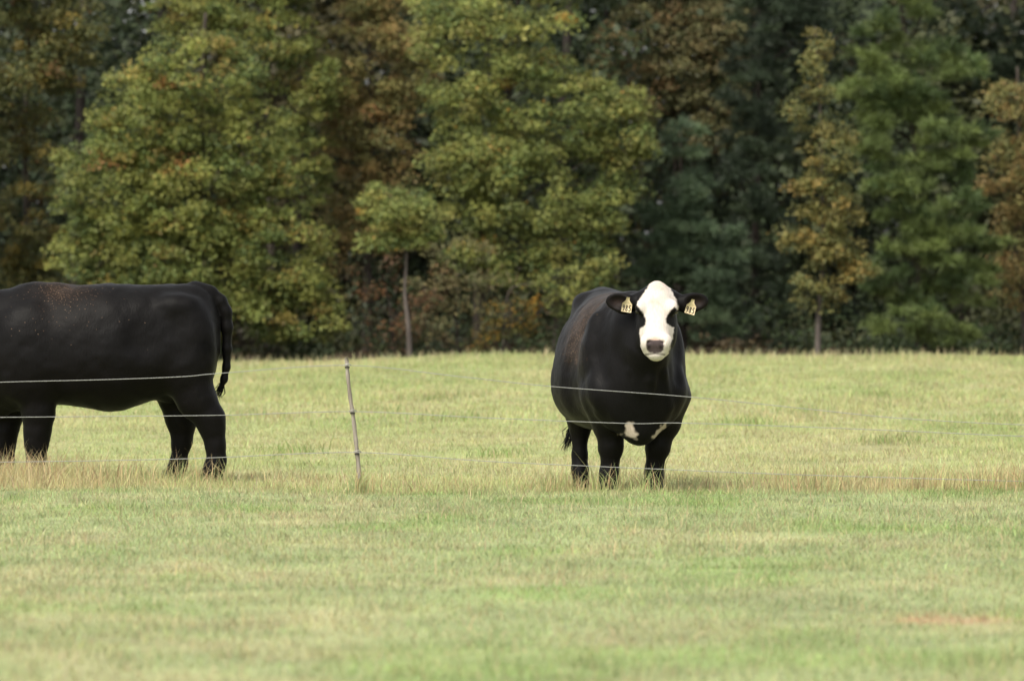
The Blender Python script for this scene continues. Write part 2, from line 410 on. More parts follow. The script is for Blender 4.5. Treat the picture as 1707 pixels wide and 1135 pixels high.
# ------------------------------------------------------------------ signed-distance modelling for the cattle
class Field:
    def __init__(s, xs, ys, zs):
        s.ax = [np.asarray(a, np.float32) for a in (xs, ys, zs)]
        s.f = np.full([len(a) for a in s.ax], 10., np.float32)

    def region(s, lo, hi, pad):
        sl = []
        for a, l, h in zip(s.ax, lo, hi):
            sl.append(slice(int(np.searchsorted(a, l - pad)), int(np.searchsorted(a, h + pad)) + 1))
        sl = tuple(sl)
        g = np.meshgrid(*[a[q] for a, q in zip(s.ax, sl)], indexing='ij', sparse=True)
        return sl, g

    def put(s, sl, d, k, mode='add'):
        if d.size == 0: return
        f = s.f[sl]
        if mode == 'add':
            h = np.clip(.5 + .5 * (f - d) / k, 0, 1); s.f[sl] = f * (1 - h) + d * h - k * h * (1 - h)
        else:
            h = np.clip(.5 - .5 * (f + d) / k, 0, 1); s.f[sl] = f * (1 - h) - d * h + k * h * (1 - h)

    def chain(s, pts, k=.05, ysc=1.0, mode='add'):
        """Tapering limb through (x, y, z, r) joints; ysc < 1 makes it narrower from side to side."""
        for (a, b) in zip(pts[:-1], pts[1:]):
            r = max(a[3], b[3])
            lo = [min(a[i], b[i]) - r for i in range(3)]; hi = [max(a[i], b[i]) + r for i in range(3)]
            sl, (gx, gy, gz) = s.region(lo, hi, k + .06)
            ab = np.array([b[i] - a[i] for i in range(3)]); ab2 = ab.copy(); ab2[1] /= ysc
            px, py, pz = gx - a[0], (gy - a[1]) / ysc, gz - a[2]
            t = np.clip((px * ab2[0] + py * ab2[1] + pz * ab2[2]) / max(1e-9, float(ab2 @ ab2)), 0, 1)
            d = np.sqrt((px - t * ab2[0]) ** 2 + (py - t * ab2[1]) ** 2 + (pz - t * ab2[2]) ** 2) - (a[3] + (b[3] - a[3]) * t)
            s.put(sl, (d * (.5 + .5 * ysc)).astype(np.float32), k, mode)

    def ball(s, c, r, k=.05, rot=None, mode='add'):
        """Ellipsoid; rot maps offsets to its own axes (rows)."""
        R = max(r)
        sl, (gx, gy, gz) = s.region([c[i] - R for i in range(3)], [c[i] + R for i in range(3)], k + .05)
        p = [gx - c[0], gy - c[1], gz - c[2]]
        if rot is not None: p = [rot[i][0] * p[0] + rot[i][1] * p[1] + rot[i][2] * p[2] for i in range(3)]
        k0 = np.sqrt(sum((q / e) ** 2 for q, e in zip(p, r))); k1 = np.sqrt(sum((q / e ** 2) ** 2 for q, e in zip(p, r))) + 1e-6
        s.put(sl, (k0 * (k0 - 1) / k1).astype(np.float32), k, mode)

    def loft(s, st, k, frame=None, pw=2.3, lo=None, hi=None, pear=None):
        """st rows: (along, half width, top, bottom). frame = (origin, along, side, up) axes in the field's space."""
        st = np.array(st, float)
        if lo is None:
            lo = [st[0, 0], -st[:, 1].max(), st[:, 3].min()]; hi = [st[-1, 0], st[:, 1].max(), st[:, 2].max()]
        sl, (gx, gy, gz) = s.region(lo, hi, k + .08)
        if frame is None: a, b, c = gx, gy, gz
        else:
            o, A, B, U = frame
            q = [gx - o[0], gy - o[1], gz - o[2]]
            a, b, c = [A_[0] * q[0] + A_[1] * q[1] + A_[2] * q[2] for A_ in (A, B, U)]
        ac = np.clip(a, st[0, 0], st[-1, 0])
        fine = np.linspace(st[0, 0], st[-1, 0], 160)

        def curve(col):     # smoothed station curve
            v = np.interp(fine, st[:, 0], st[:, col]); ker = np.array([1, 2, 3, 2, 1.]) / 9
            vp = np.pad(v, 2, mode='edge'); return np.interp(ac, fine, np.convolve(vp, ker, 'valid'))
        wd, tp, bt = curve(1), curve(2), curve(3)
        zc = (tp + bt) / 2; hh = np.maximum((tp - bt) / 2, .004)
        t = (c - zc) / hh
        wz = wd * (1 - .10 * np.clip(t, 0, 1.2) ** 2 + .0 * t)
        if pear is not None: wz = wd * (1 - pear * .16 - pear * np.clip(t, -1.1, 1.1))
        wz = np.maximum(wz, .004)
        f = ((np.abs(b) / wz) ** pw + np.abs(t) ** pw) ** (1 / pw)
        d = (f - 1) * np.minimum(wz, hh)
        ex = a - ac
        d = np.where(ex == 0, d, np.sqrt(np.maximum(d, 0) ** 2 + ex ** 2))
        s.put(sl, d.astype(np.float32), k)

    def mesh(s):
        f = s.f; S_ = f < 0
        n = np.array(f.shape) - 1
        cnt = np.zeros(n, np.int8)
        for i in (0, 1):
            for j in (0, 1):
                for l in (0, 1): cnt += S_[i:n[0] + i, j:n[1] + j, l:n[2] + l]
        act = (cnt > 0) & (cnt < 8)
        idx = np.argwhere(act); ids = np.full(n, -1, np.int64); ids[act] = np.arange(len(idx))
        corners = [(i, j, l) for i in (0, 1) for j in (0, 1) for l in (0, 1)]
        cv = {c: f[idx[:, 0] + c[0], idx[:, 1] + c[1], idx[:, 2] + c[2]] for c in corners}
        acc = np.zeros((len(idx), 3)); num = np.zeros(len(idx))
        for c in corners:
            for a in range(3):
                if c[a]: continue
                e = list(c); e[a] = 1; e = tuple(e)
                m = (cv[c] < 0) != (cv[e] < 0)
                t = np.where(m, cv[c] / np.where(m, cv[c] - cv[e], 1), 0)
                for q in range(3): acc[:, q] += np.where(m, c[q] + (t if q == a else 0), 0)
                num += m
        fr = acc / num[:, None]
        V = np.zeros((len(idx), 3))
        for q in range(3):
            A = s.ax[q]; V[:, q] = A[idx[:, q]] + fr[:, q] * (A[idx[:, q] + 1] - A[idx[:, q]])
        faces = []
        for a in range(3):
            sl0 = [slice(None)] * 3; sl1 = [slice(None)] * 3; sl0[a] = slice(0, -1); sl1[a] = slice(1, None)
            m = S_[tuple(sl0)] != S_[tuple(sl1)]
            e = np.argwhere(m); b, c = (a + 1) % 3, (a + 2) % 3
            ok = (e[:, b] > 0) & (e[:, c] > 0) & (e[:, b] < n[b]) & (e[:, c] < n[c]); e = e[ok]
            ins = S_[tuple(e.T)]

            def cell(db, dc):
                q = e.copy(); q[:, b] -= db; q[:, c] -= dc
                return ids[q[:, 0], q[:, 1], q[:, 2]]
            qd = np.stack([cell(1, 1), cell(0, 1), cell(0, 0), cell(1, 0)], 1)
            qd[~ins] = qd[~ins][:, ::-1]
            faces.append(qd)
        return V, np.concatenate(faces)


def undulate(V, Q, amp, keep):
    """Slight uneven flesh and hair lie: moves vertices along their normals."""
    A = V[Q[:, 2]] - V[Q[:, 0]]; B = V[Q[:, 3]] - V[Q[:, 1]]
    fn = np.cross(A, B); N = np.zeros_like(V)
    for c in range(4): np.add.at(N, Q[:, c], fn)
    N /= np.linalg.norm(N, axis=1, keepdims=True) + 1e-12
    x, y, z = V.T
    n = (vnoise(x + y * .7, z, .16, 31) + vnoise(x - y * .6, z + y * .3, .085, 32) * .6 + vnoise(x + y * .5, z - y * .4, .04, 33) * .25 - .92)
    return V + N * (n * amp * keep)[:, None]


def poly_in(x, y, poly):
    poly = np.array(poly, float); r = np.zeros(len(x), bool); j = len(poly) - 1
    for i in range(len(poly)):
        xi, yi = poly[i]; xj, yj = poly[j]
        c = ((yi > y) != (yj > y)) & (x < (xj - xi) * (y - yi) / (yj - yi + 1e-12) + xi)
        r ^= c; j = i
    return r


def poly_dist(x, y, poly):
    poly = np.array(poly, float); d = np.full(len(x), 9e9)
    for a, b in zip(poly, np.roll(poly, -1, 0)):
        ab = b - a; t = np.clip(((x - a[0]) * ab[0] + (y - a[1]) * ab[1]) / (ab @ ab + 1e-12), 0, 1)
        d = np.minimum(d, np.hypot(x - a[0] - t * ab[0], y - a[1] - t * ab[1]))
    return np.where(poly_in(x, y, poly), -d, d)


def axis(*segs):
    out = [segs[0][0]]
    for (a, b, st) in segs:
        n = max(1, int(round((b - a) / st))); out += list(a + (b - a) * (np.arange(1, n + 1) / n))
    return np.array(out)


def add_dust(o, d):
    a = o.data.attributes.new('dust', 'FLOAT', 'POINT'); a.data.foreach_set('value', np.asarray(d, np.float32))


BLACK = np.array([.0036, .0031, .0030])


def head_sdf(fl, poll, fwd, side, alpha):
    """Cow head: poll at the top, face running down and forward at angle alpha from the vertical."""
    up = np.array([0, 0, 1.]); K = .92
    A = -up * math.cos(alpha) + fwd * math.sin(alpha)       # down the face
    W = fwd * math.cos(alpha) + up * math.sin(alpha)        # out of the face
    at = lambda u, v, w_: poll + A * (u * K) + side * v + W * w_
    st = [(-.012, .030, -.035, -.10), (.01, .062, -.012, -.15), (.05, .093, .006, -.20), (.11, .118, .014, -.24), (.17, .128, .012, -.27), (.24, .130, .006, -.285),
          (.31, .117, .0, -.265), (.37, .099, -.004, -.22), (.43, .090, -.004, -.175), (.49, .096, .0, -.15), (.53, .092, -.008, -.135), (.56, .070, -.03, -.12), (.575, .04, -.05, -.1)]
    st = [(r[0] * K,) + r[1:] for r in st]
    c = at(.28, 0, -.12)
    fl.loft(st, .03, (poll, A, side, W), 2.5, c - .36, c + .36)
    R = [A, side, W]
    for s in (-1, 1):
        fl.ball(at(.205, s * .108, -.02), (.05, .035, .035), .03, R)          # brow
        fl.ball(at(.475, s * .062, -.03), (.055, .045, .05), .03, R)          # lip flank
        fl.ball(at(.33, s * .085, -.17), (.12, .05, .085), .04, R)            # cheek
        # ear: stalk and cupped leaf
        b0 = at(.09, s * .085, -.13); b1 = at(.125, s * .175, -.115)
        fl.chain([(*b0, .070), (*b1, .046)], .05)
        eo = side - A * .13 * s; eo /= np.linalg.norm(eo)
        ew = fwd * .94 + np.array([0, 0, -.10]) + side * s * .25; ew -= eo * (ew @ eo); ew /= np.linalg.norm(ew); eu = np.cross(ew, eo)
        ec = at(.125, s * .242, -.105)
        fl.ball(ec, (.102, .064, .036), .03, [eo, eu, ew])
        fl.ball(ec - eo * s * .025 + A * .018, (.062, .060, .034), .03, [eo, eu, ew])
        fl.ball(ec + eo * s * .022 + eu * .008 + ew * .042, (.064, .046, .044), .03, [eo, eu, ew], 'sub')
        fl.ball(at(.497, s * .043, .004), (.012, .017, .02), .012, R, 'sub')   # nostril
    fl.ball(at(.475, 0, -.012), (.045, .062, .024), .02, R)                    # nose pad
    fl.ball(at(.56, 0, -.085), (.035, .05, .045), .02, R)                      # chin
    a = at(.553, -.075, -.022); b = at(.560, 0, -.012); c2 = at(.553, .075, -.022)
    fl.chain([(*a, .006), (*b, .007), (*c2, .006)], .008, 1, 'sub')            # mouth line
    return at, A, W


def build_front_cow():
    th = math.radians(10)
    z0 = float(ground_z(.81, 42)) - .0
    org = Vector((.60, 43.335, z0)); rz = math.radians(-81)
    fl = Field(axis((-.35, 1.35, .014), (1.35, 2.2, .0066)), axis((-.62, -.40, .014), (-.40, .46, .0066), (.46, .62, .014)),
               axis((-.03, .85, .013), (.85, 1.56, .0066)))
    fl.loft([(-.03, .05, 1.22, .95), (.0, .12, 1.33, .85), (.06, .18, 1.375, .74), (.16, .24, 1.395, .62), (.3, .30, 1.385, .53), (.5, .385, 1.37, .45), (.75, .46, 1.36, .40),
             (1.0, .435, 1.355, .41), (1.18, .375, 1.36, .43), (1.4, .34, 1.35, .42), (1.55, .31, 1.29, .40), (1.68, .235, 1.18, .45), (1.76, .12, 1.02, .60), (1.78, .05, .9, .7)], .02, pear=.23)
    for s in (-1, 1):
        fl.ball((.22, s * .15, 1.26), (.10, .06, .07), .10)                   # hook bone
        fl.ball((1.37, s * .245, .88), (.17, .11, .34), .06)                  # shoulder blade
        fl.ball((1.55, s * .235, .70), (.11, .10, .15), .06)                   # point of shoulder
        fl.ball((.16, s * .19, .86), (.20, .14, .30), .10)                    # thigh
    for s in (-1, 1):
        fl.chain([(1.13, s * .43, 1.16, .02), (1.12, s * .48, .85, .03), (1.16, s * .45, .58, .03)], .10, mode='sub')   # behind the shoulder
        fl.chain([(1.50, s * .33, 1.22, .02), (1.60, s * .31, .98, .03), (1.68, s * .27, .80, .02)], .09, mode='sub')   # neck groove
        fl.chain([(1.40, s * .36, .66, .02), (1.56, s * .36, .56, .025)], .07, mode='sub')                              # above the arm
    # legs: right (-y) and left (+y)
    fl.chain([(1.40, -.20, .66, .16), (1.38, -.165, .48, .105), (1.38, -.148, .34, .072), (1.37, -.150, .30, .070), (1.365, -.155, .19, .05), (1.37, -.16, .12, .055), (1.40, -.165, .03, .062)], .05)
    fl.chain([(1.40, .235, .66, .16), (1.38, .22, .48, .10), (1.38, .175, .34, .070), (1.37, .170, .30, .068), (1.365, .155, .19, .05), (1.37, .15, .12, .055), (1.40, .15, .03, .062)], .05)
    for ya, yb, dx in ((-.16, -.135, .03), (.15, .055, .12)):
        fl.chain([(.22 + dx, ya, .72, .17), (.05 + dx, ya * .6 + yb * .4, .50, .085), (.02 + dx, yb, .42, .068), (.01 + dx, yb, .22, .050), (.02 + dx, yb, .12, .053), (.05 + dx, yb, .03, .06)], .05)
    fl.ball((.42, 0, .52), (.17, .14, .13), .06)                              # udder
    # brisket and dewlap
    fl.ball((1.58, .01, .56), (.14, .15, .21), .07)
    fl.ball((1.62, .01, .44), (.09, .10, .10), .05)
    poll = np.array([1.905, .070, 1.446])
    ha = math.radians(-12)
    fwd = np.array([math.cos(ha), math.sin(ha), 0]); side = np.array([-math.sin(ha), math.cos(ha), 0])
    # neck, throat
    nb = poll - fwd * .20 - np.array([0, 0, .20])
    fl.chain([(1.38, 0, 1.05, .28), (1.58, .02, 1.10, .215), (*nb, .145)], .10, .86)
    fl.chain([(1.62, .02, .80, .17), (1.74, .035, .98, .13), (*(poll - fwd * .10 - np.array([0, 0, .32])), .085)], .08)
    fl.chain([(1.70, .04, .60, .045), (1.785, .045, .78, .030), (1.825, .05, .98, .03)], .03)   # dewlap ridge
    fl.chain([(1.66, .18, .60, .04), (1.745, .14, .82, .028), (1.79, .11, 1.0, .03)], .03)
    fl.chain([(1.67, -.12, .62, .04), (1.75, -.075, .84, .028), (1.79, -.02, 1.0, .03)], .03)
    alpha = math.radians(25)
    at, A, W = head_sdf(fl, poll, fwd, side, alpha)
    # tail
    fl.chain([(.04, 0, 1.32, .05), (-.05, 0, 1.24, .04), (-.085, -.01, 1.0, .03), (-.08, -.05, .75, .024), (-.05, -.12, .55, .022), (-.03, -.16, .44, .016)], .03)
    V, Q = fl.mesh()
    V = undulate(V, Q, .011, sstep(1.72, 1.5, V[:, 0]))
    # coat pattern
    col = np.tile(BLACK, (len(V), 1))
    rel = V - poll
    v = rel @ side; q = rel @ fwd; zz = -rel[:, 2]
    zx = 655 + v * 1767; zy = 90 + zz * 1767
    wd = rel @ W
    white = [(555, 160), (570, 60), (770, 60), (800, 165), (840, 240), (880, 320), (905, 390), (905, 440), (870, 405), (805, 462), (766, 535), (770, 590), (800, 622), (858, 650), (850, 760), (828, 840),
             (815, 900), (800, 965), (775, 985), (740, 1060), (560, 1060), (510, 975), (462, 955), (455, 900), (470, 830), (452, 720), (458, 655), (512, 638), (532, 590), (530, 545), (508, 490), (462, 430), (425, 390), (430, 345), (490, 260), (535, 190)]
    wob = (vnoise(V[:, 1], V[:, 2], .012, 21) - .5) * 13
    inface = (wd > -.16) & (V[:, 0] > 1.7) & (V[:, 2] > .85)
    dw = poly_dist(zx, zy, white) + wob
    fw = np.clip(.5 - dw / 14, 0, 1) * inface
    cream = np.array([.58, .525, .475]); pinkish = np.array([.53, .40, .31])
    edge = np.clip(sstep(150, 60, zy * .6 + 30) + .55 * vnoise(V[:, 1], V[:, 2], .05, 22), 0, 1)[:, None]
    tone = cream * (1 - .35 * edge) + pinkish * .35 * edge
    wh = (np.exp(-((zx - 640) / 75) ** 2 - ((zy - 345) / 55) ** 2) * vnoise(V[:, 1], V[:, 2], .016, 27) + .9 * np.exp(-((zx - 672) / 110) ** 2 - ((zy - 165) / 60) ** 2) * (.4 + .6 * vnoise(V[:, 1], V[:, 2], .02, 28)))[:, None].clip(0, 1)
    tone = tone * (1 - .6 * wh) + np.array([.36, .25, .17]) * .6 * wh
    pk = np.exp(-((zx - 648) / 70) ** 2 - ((zy - 780) / 28) ** 2)[:, None]
    tone = tone * (1 - .7 * pk) + np.array([.50, .27, .18]) * .7 * pk
    col = col * (1 - fw[:, None]) + tone * fw[:, None]
    pad = [(550, 802), (580, 786), (640, 794), (702, 788), (738, 806), (750, 850), (742, 905), (718, 936), (640, 946), (572, 936), (546, 905), (537, 850)]
    fp = (np.clip(.5 - (poly_dist(zx, zy, pad) + wob * .5) / 14, 0, 1) * inface)[:, None]
    col = col * (1 - fp) + np.array([.062, .046, .046]) * fp
    ns_ = (np.exp(-((zx - 572) / 20) ** 2 - ((zy - 872) / 24) ** 2) + np.exp(-((zx - 712) / 20) ** 2 - ((zy - 874) / 24) ** 2))[:, None].clip(0, 1) * inface[:, None]
    col = col * (1 - .85 * ns_) + np.array([.008, .006, .006]) * .85 * ns_  # shade of the nostril hollows painted in, besides the cut shape
    mouth = (np.exp(-((zy - 950 - np.abs(zx - 645) * .12) / 9) ** 2) * (np.abs(zx - 645) < 120) * inface)[:, None]
    col = col * (1 - .85 * mouth) + np.array([.02, .012, .01]) * .85 * mouth
    # pale skin inside the ears, pale patches beside the brisket
    inear = np.exp(-((np.abs(v) - .262) / .05) ** 2 - ((zz - .15) / .035) ** 2) * (q > -.12) * (np.abs(v) > .16)
    col = col * (1 - .5 * inear[:, None]) + np.array([.035, .021, .016]) * .5 * inear[:, None]
    x, y, z = V.T
    wob2 = (vnoise(y, z, .02, 24) - .5) * .03
    p1 = poly_dist(y, z, [(-.09, .49), (-.06, .49), (-.025, .385), (-.115, .41)]); p2 = poly_dist(y, z, [(.08, .40), (.10, .375), (.19, .45), (.19, .49), (.155, .485)])
    br = (np.clip(.5 - (np.minimum(p1, p2) + wob2) / .014, 0, 1) * (x > 1.38) * (z < .56))[:, None]
    col = col * (1 - br) + np.array([.42, .35, .28]) * br
    cow = mesh_obj('cow', V, Q, M_coat, smooth=True, vcol=col)
    dust = np.exp(-((x - 1.12 + (z - 1.05) * .5) / .16) ** 2) * sstep(.80, 1.0, z) * sstep(-.02, -.12, y) + .35 * np.exp(-((x - 1.0) / .3) ** 2) * sstep(1.15, 1.3, z)
    add_dust(cow, np.clip(dust * (.9 + 1.1 * vnoise(x, z, .07, 23)), 0, 1))
    cow.location = org; cow.rotation_euler = (0, 0, rz)
    tag(cow, 'black cow with a white face facing the camera head on', 'cow', 'cattle in the pasture')
    # eyes
    for s in (-1, 1):
        ball_part('eye', at(.238, s * .121, -.024), .019, M_eye, cow)
    # ear tags
    for px, sc, tilt in ((1085, 1.0, -.30), (318, 1.0, -.16)):
        ear_tag(cow, poll, fwd, side, px, tilt)
    tail_switch(cow, [(-.03, -.16, .46), (-.02, -.20, .37), (-.01, -.235, .26)], 70)
    return cow


def ball_part(name, c, r, mat, parent):
    nu, nv = 16, 10
    V = []
    for j in range(nv + 1):
        for i in range(nu):
            t = math.pi * j / nv; p = 2 * math.pi * i / nu
            V.append((c[0] + r * math.sin(t) * math.cos(p), c[1] + r * math.sin(t) * math.sin(p), c[2] + r * math.cos(t)))
    Q = [(j * nu + i, j * nu + (i + 1) % nu, (j + 1) * nu + (i + 1) % nu, (j + 1) * nu + i) for j in range(nv) for i in range(nu)]
    return mesh_obj(name, V, np.array(Q), mat, parent, smooth=True)


DIGITS = {'9': [[(.78, .74), (.66, .92), (.42, .93), (.26, .76), (.36, .56), (.60, .54), (.78, .74), (.72, .36), (.50, .04)]],
          '8': [[(.50, .52), (.30, .66), (.32, .86), (.52, .95), (.72, .86), (.72, .66), (.50, .52), (.26, .34), (.28, .12), (.50, .04), (.74, .12), (.76, .34), (.50, .52)]],
          '5': [[(.78, .94), (.36, .94), (.30, .56), (.56, .60), (.76, .42), (.70, .14), (.48, .04), (.24, .12)]]}


def ear_tag(cow, poll, fwd, side, cx, tilt):
    up = np.array([0, 0, 1.])
    top_y = 318 if cx > 600 else 292
    q = .014
    base = poll + side * ((cx - 655) / 1767) - up * ((top_y - 90) / 1767) + fwd * q
    c, s_ = math.cos(tilt), math.sin(tilt)
    ax = side * c - up * s_ * -1 * .9; ax /= np.linalg.norm(ax)      # across the tag
    dn = -(np.cross(fwd, ax)); dn = dn if dn @ up < 0 else -dn       # down the tag
    pt = lambda a, d, f: base + ax * a + dn * d + fwd * f
    out = [(-.010, 0), (.010, 0), (.013, .022), (.033, .044), (.034, .100), (-.034, .100), (-.033, .044), (-.013, .022)]
    t = .002
    V = [pt(a, d, t) for a, d in out] + [pt(a, d, -t) for a, d in out]
    n = len(out)
    faces = {4: [], 3: []}
    f4 = [(i, (i + 1) % n, n + (i + 1) % n, n + i) for i in range(n)]
    f4 += [(0, 1, 2, 7), (7, 2, 3, 6), (6, 3, 4, 5), (n + 1, n, n + 7, n + 2), (n + 2, n + 7, n + 6, n + 3), (n + 3, n + 6, n + 5, n + 4)]
    nb = len(f4)
    V = list(V)
    cw, chh = .0205, .040
    for i, ch in enumerate('985'):
        for line in DIGITS[ch]:
            pl = [(-.031 + i * cw + x_ * cw, .093 - y_ * chh) for x_, y_ in line]
            hw = .0027
            for (a0, d0), (a1, d1) in zip(pl[:-1], pl[1:]):
                L = math.hypot(a1 - a0, d1 - d0); tx, ty = (a1 - a0) / L, (d1 - d0) / L
                a0, d0, a1, d1 = a0 - tx * hw * .5, d0 - ty * hw * .5, a1 + tx * hw * .5, d1 + ty * hw * .5
                k = len(V)
                V += [pt(a0 - ty * hw, d0 + tx * hw, t + .001), pt(a1 - ty * hw, d1 + tx * hw, t + .001), pt(a1 + ty * hw, d1 - tx * hw, t + .001), pt(a0 + ty * hw, d0 - tx * hw, t + .001)]
                f4.append((k, k + 1, k + 2, k + 3))
    o = mesh_obj('ear_tag', V, np.array(f4), [M_tag, M_ink], cow)
    mi = np.zeros(len(f4), np.int32); mi[nb:] = 1
    o.data.polygons.foreach_set('material_index', mi)
    return o


def tail_switch(cow, path, n=160):
    """Loose hair strands at the end of the tail."""
    V = []; T = []
    for i in range(n):
        o = rng.normal(0, .018, (3, 3)) * np.array([[.4], [1.0], [1.3]])
        p = [np.array(path[j]) + o[j] for j in range(3)]
        wv = rng.normal(0, 1, 3); wv = wv / np.linalg.norm(wv) * .004
        k = len(V); V += [p[0] - wv, p[0] + wv, p[1] + wv, p[1] - wv, p[2]]
        T += [(k, k + 1, k + 2), (k, k + 2, k + 3), (k + 3, k + 2, k + 4)]
    o = mesh_obj('tail_switch', V, np.array(T), M_coat, cow, vcol=np.tile(BLACK, (len(V), 1)))
    return o


def build_side_cow():
    z0 = float(ground_z(-2.8, 44.6))
    fl = Field(axis((-.2, 2.6, .012)), axis((-.6, .6, .0125)), axis((-.03, 1.52, .011)))
    fl.loft([(-.01, .06, 1.18, .92), (.02, .16, 1.31, .80), (.07, .22, 1.385, .70), (.15, .28, 1.418, .63), (.33, .34, 1.416, .60), (.45, .37, 1.414, .585), (.55, .39, 1.414, .555), (.69, .41, 1.418, .505),
             (.78, .415, 1.424, .498), (.98, .405, 1.41, .53), (1.14, .38, 1.398, .55), (1.3, .35, 1.402, .54), (1.45, .32, 1.385, .50), (1.6, .27, 1.33, .50), (1.72, .18, 1.24, .62), (1.80, .06, 1.05, .8)], .02, pear=.08)
    for s in (-1, 1):
        fl.ball((.27, s * .25, 1.26), (.13, .075, .075), .09)
        fl.ball((.17, s * .20, .95), (.165, .13, .34), .09)
        fl.ball((1.36, s * .24, .92), (.22, .12, .34), .09)
        fl.ball((.50, s * .42, 1.12), (.12, .06, .18), .10, mode='sub')        # flank hollow
    fl.ball((1.25, 0, 1.36), (.16, .10, .06), .08)
    # near side is +y
    fl.chain([(.24, .17, .82, .19), (.15, .175, .60, .135), (.045, .175, .45, .098), (.035, .175, .38, .080), (.01, .175, .26, .066), (-.005, .175, .15, .060), (.02, .18, .09, .062), (.05, .18, .02, .066)], .05, .85)
    fl.chain([(.30, -.17, .80, .17), (.30, -.17, .62, .135), (.275, -.17, .46, .105), (.27, -.17, .40, .088), (.27, -.17, .28, .070), (.285, -.17, .14, .050), (.30, -.17, .09, .056), (.33, -.17, .02, .062)], .05, .85)
    fl.chain([(1.29, .19, .68, .155), (1.28, .18, .50, .112), (1.285, .175, .36, .088), (1.295, .175, .26, .072), (1.30, .175, .14, .058), (1.32, .175, .02, .066)], .05, .85)
    fl.chain([(1.46, -.19, .68, .155), (1.52, -.18, .50, .108), (1.545, -.175, .36, .086), (1.55, -.175, .26, .072), (1.55, -.175, .14, .058), (1.57, -.175, .02, .066)], .05, .85)
    fl.ball((.34, 0, .67), (.14, .13, .10), .05)
    # neck and head, lowered a little, beyond the frame
    fl.chain([(1.45, 0, 1.10, .25), (1.75, 0, 1.14, .19), (1.98, 0, 1.20, .135)], .1, .8)
    fl.chain([(1.60, 0, .84, .17), (1.80, 0, .98, .12), (2.0, 0, 1.10, .09)], .08)
    fl.ball((1.62, 0, .60), (.13, .12, .17), .06)
    poll = np.array([2.10, 0, 1.40]); fwd = np.array([1., 0, 0]); side = np.array([0, 1., 0])
    at, A, W = head_sdf(fl, poll, fwd, side, math.radians(38))
    # tail arching over the rump and hanging free
    fl.chain([(.16, 0, 1.385, .05), (.06, 0, 1.355, .050), (-.02, 0, 1.295, .044), (-.058, 0, 1.22, .040), (-.068, 0, 1.10, .036), (-.068, 0, .95, .030), (-.062, 0, .82, .026), (-.045, 0, .73, .023), (-.015, 0, .65, .015)], .03)
    V, Q = fl.mesh()
    V = undulate(V, Q, .011, sstep(1.95, 1.8, V[:, 0]))
    x, y, z = V.T
    col = np.tile(BLACK, (len(V), 1))
    spot = np.clip(1.3 - ((x - .065) / .075) ** 2 - ((z - .975) / .055) ** 2 + (vnoise(x, z, .03, 25) - .5), 0, 1)[:, None] * (y > 0)[:, None]
    col = col * (1 - .75 * spot)
    mouth_pad = ((x > 2.36) * 1.0)[:, None]
    cow = mesh_obj('cow', V, Q, M_coat, smooth=True, vcol=col)
    dust = .75 * np.exp(-((x - 1.10) / .17) ** 2) * sstep(1.22, 1.36, z) + .12 * np.exp(-((x - 1.05) / .25) ** 2) * sstep(.9, 1.3, z)
    dust = np.maximum(dust, .015 * np.exp(-((x - .85) / .35) ** 2) * sstep(.85, 1.1, z))
    add_dust(cow, np.clip(dust * (.4 + .9 * vnoise(x, z, .07, 26)), 0, 1))
    cow.location = ((362 - 853.5) / F * 44.6, 44.7, z0); cow.rotation_euler = (0, 0, math.pi)
    tag(cow, 'plain black cow standing side on with its rump and tail beside the fence post', 'cow', 'cattle in the pasture')
    for s in (-1, 1):
        ball_part('eye', at(.238, s * .121, -.024), .019, M_eye, cow)
    tail_switch(cow, [(-.045, 0, .74), (-.015, 0, .66), (.003, 0, .60)], 50)
    return cow


# ------------------------------------------------------------------ fence
def tube(pts, rad, sides=8, cap=True):
    pts = [Vector(p) for p in pts]
    V = []; Q = []
    for i, p in enumerate(pts):
        t = (pts[min(i + 1, len(pts) - 1)] - pts[max(i - 1, 0)]).normalized()
        a = t.cross(Vector((0, 1, .01)) if abs(t.y) < .9 else Vector((1, 0, 0))).normalized(); b = t.cross(a)
        r = rad[i] if hasattr(rad, '__len__') else rad
        for k in range(sides):
            g = 2 * math.pi * k / sides
            V.append(p + a * (r * math.cos(g)) + b * (r * math.sin(g)))
    for i in range(len(pts) - 1):
        for k in range(sides):
            Q.append((i * sides + k, i * sides + (k + 1) % sides, (i + 1) * sides + (k + 1) % sides, (i + 1) * sides + k))
    if cap:
        for e in (0, len(pts) - 1):
            V.append(pts[e]); c = len(V) - 1
            for k in range(0, sides, 2):
                Q.append((c, e * sides + k, e * sides + (k + 1) % sides, e * sides + (k + 2) % sides))
    return [tuple(v) for v in V], np.array(Q)


def catmull(ctrl, n=24):
    c = [np.array(p, float) for p in ctrl]; c = [2 * c[0] - c[1]] + c + [2 * c[-1] - c[-2]]
    out = []
    for i in range(1, len(c) - 2):
        for t in np.linspace(0, 1, n, endpoint=False):
            out.append(.5 * (2 * c[i] + (c[i + 1] - c[i - 1]) * t + (2 * c[i - 1] - 5 * c[i] + 4 * c[i + 1] - c[i + 2]) * t ** 2 + (3 * c[i] - c[i - 1] - 3 * c[i + 1] + c[i + 2]) * t ** 3))
    return out + [c[-2]]


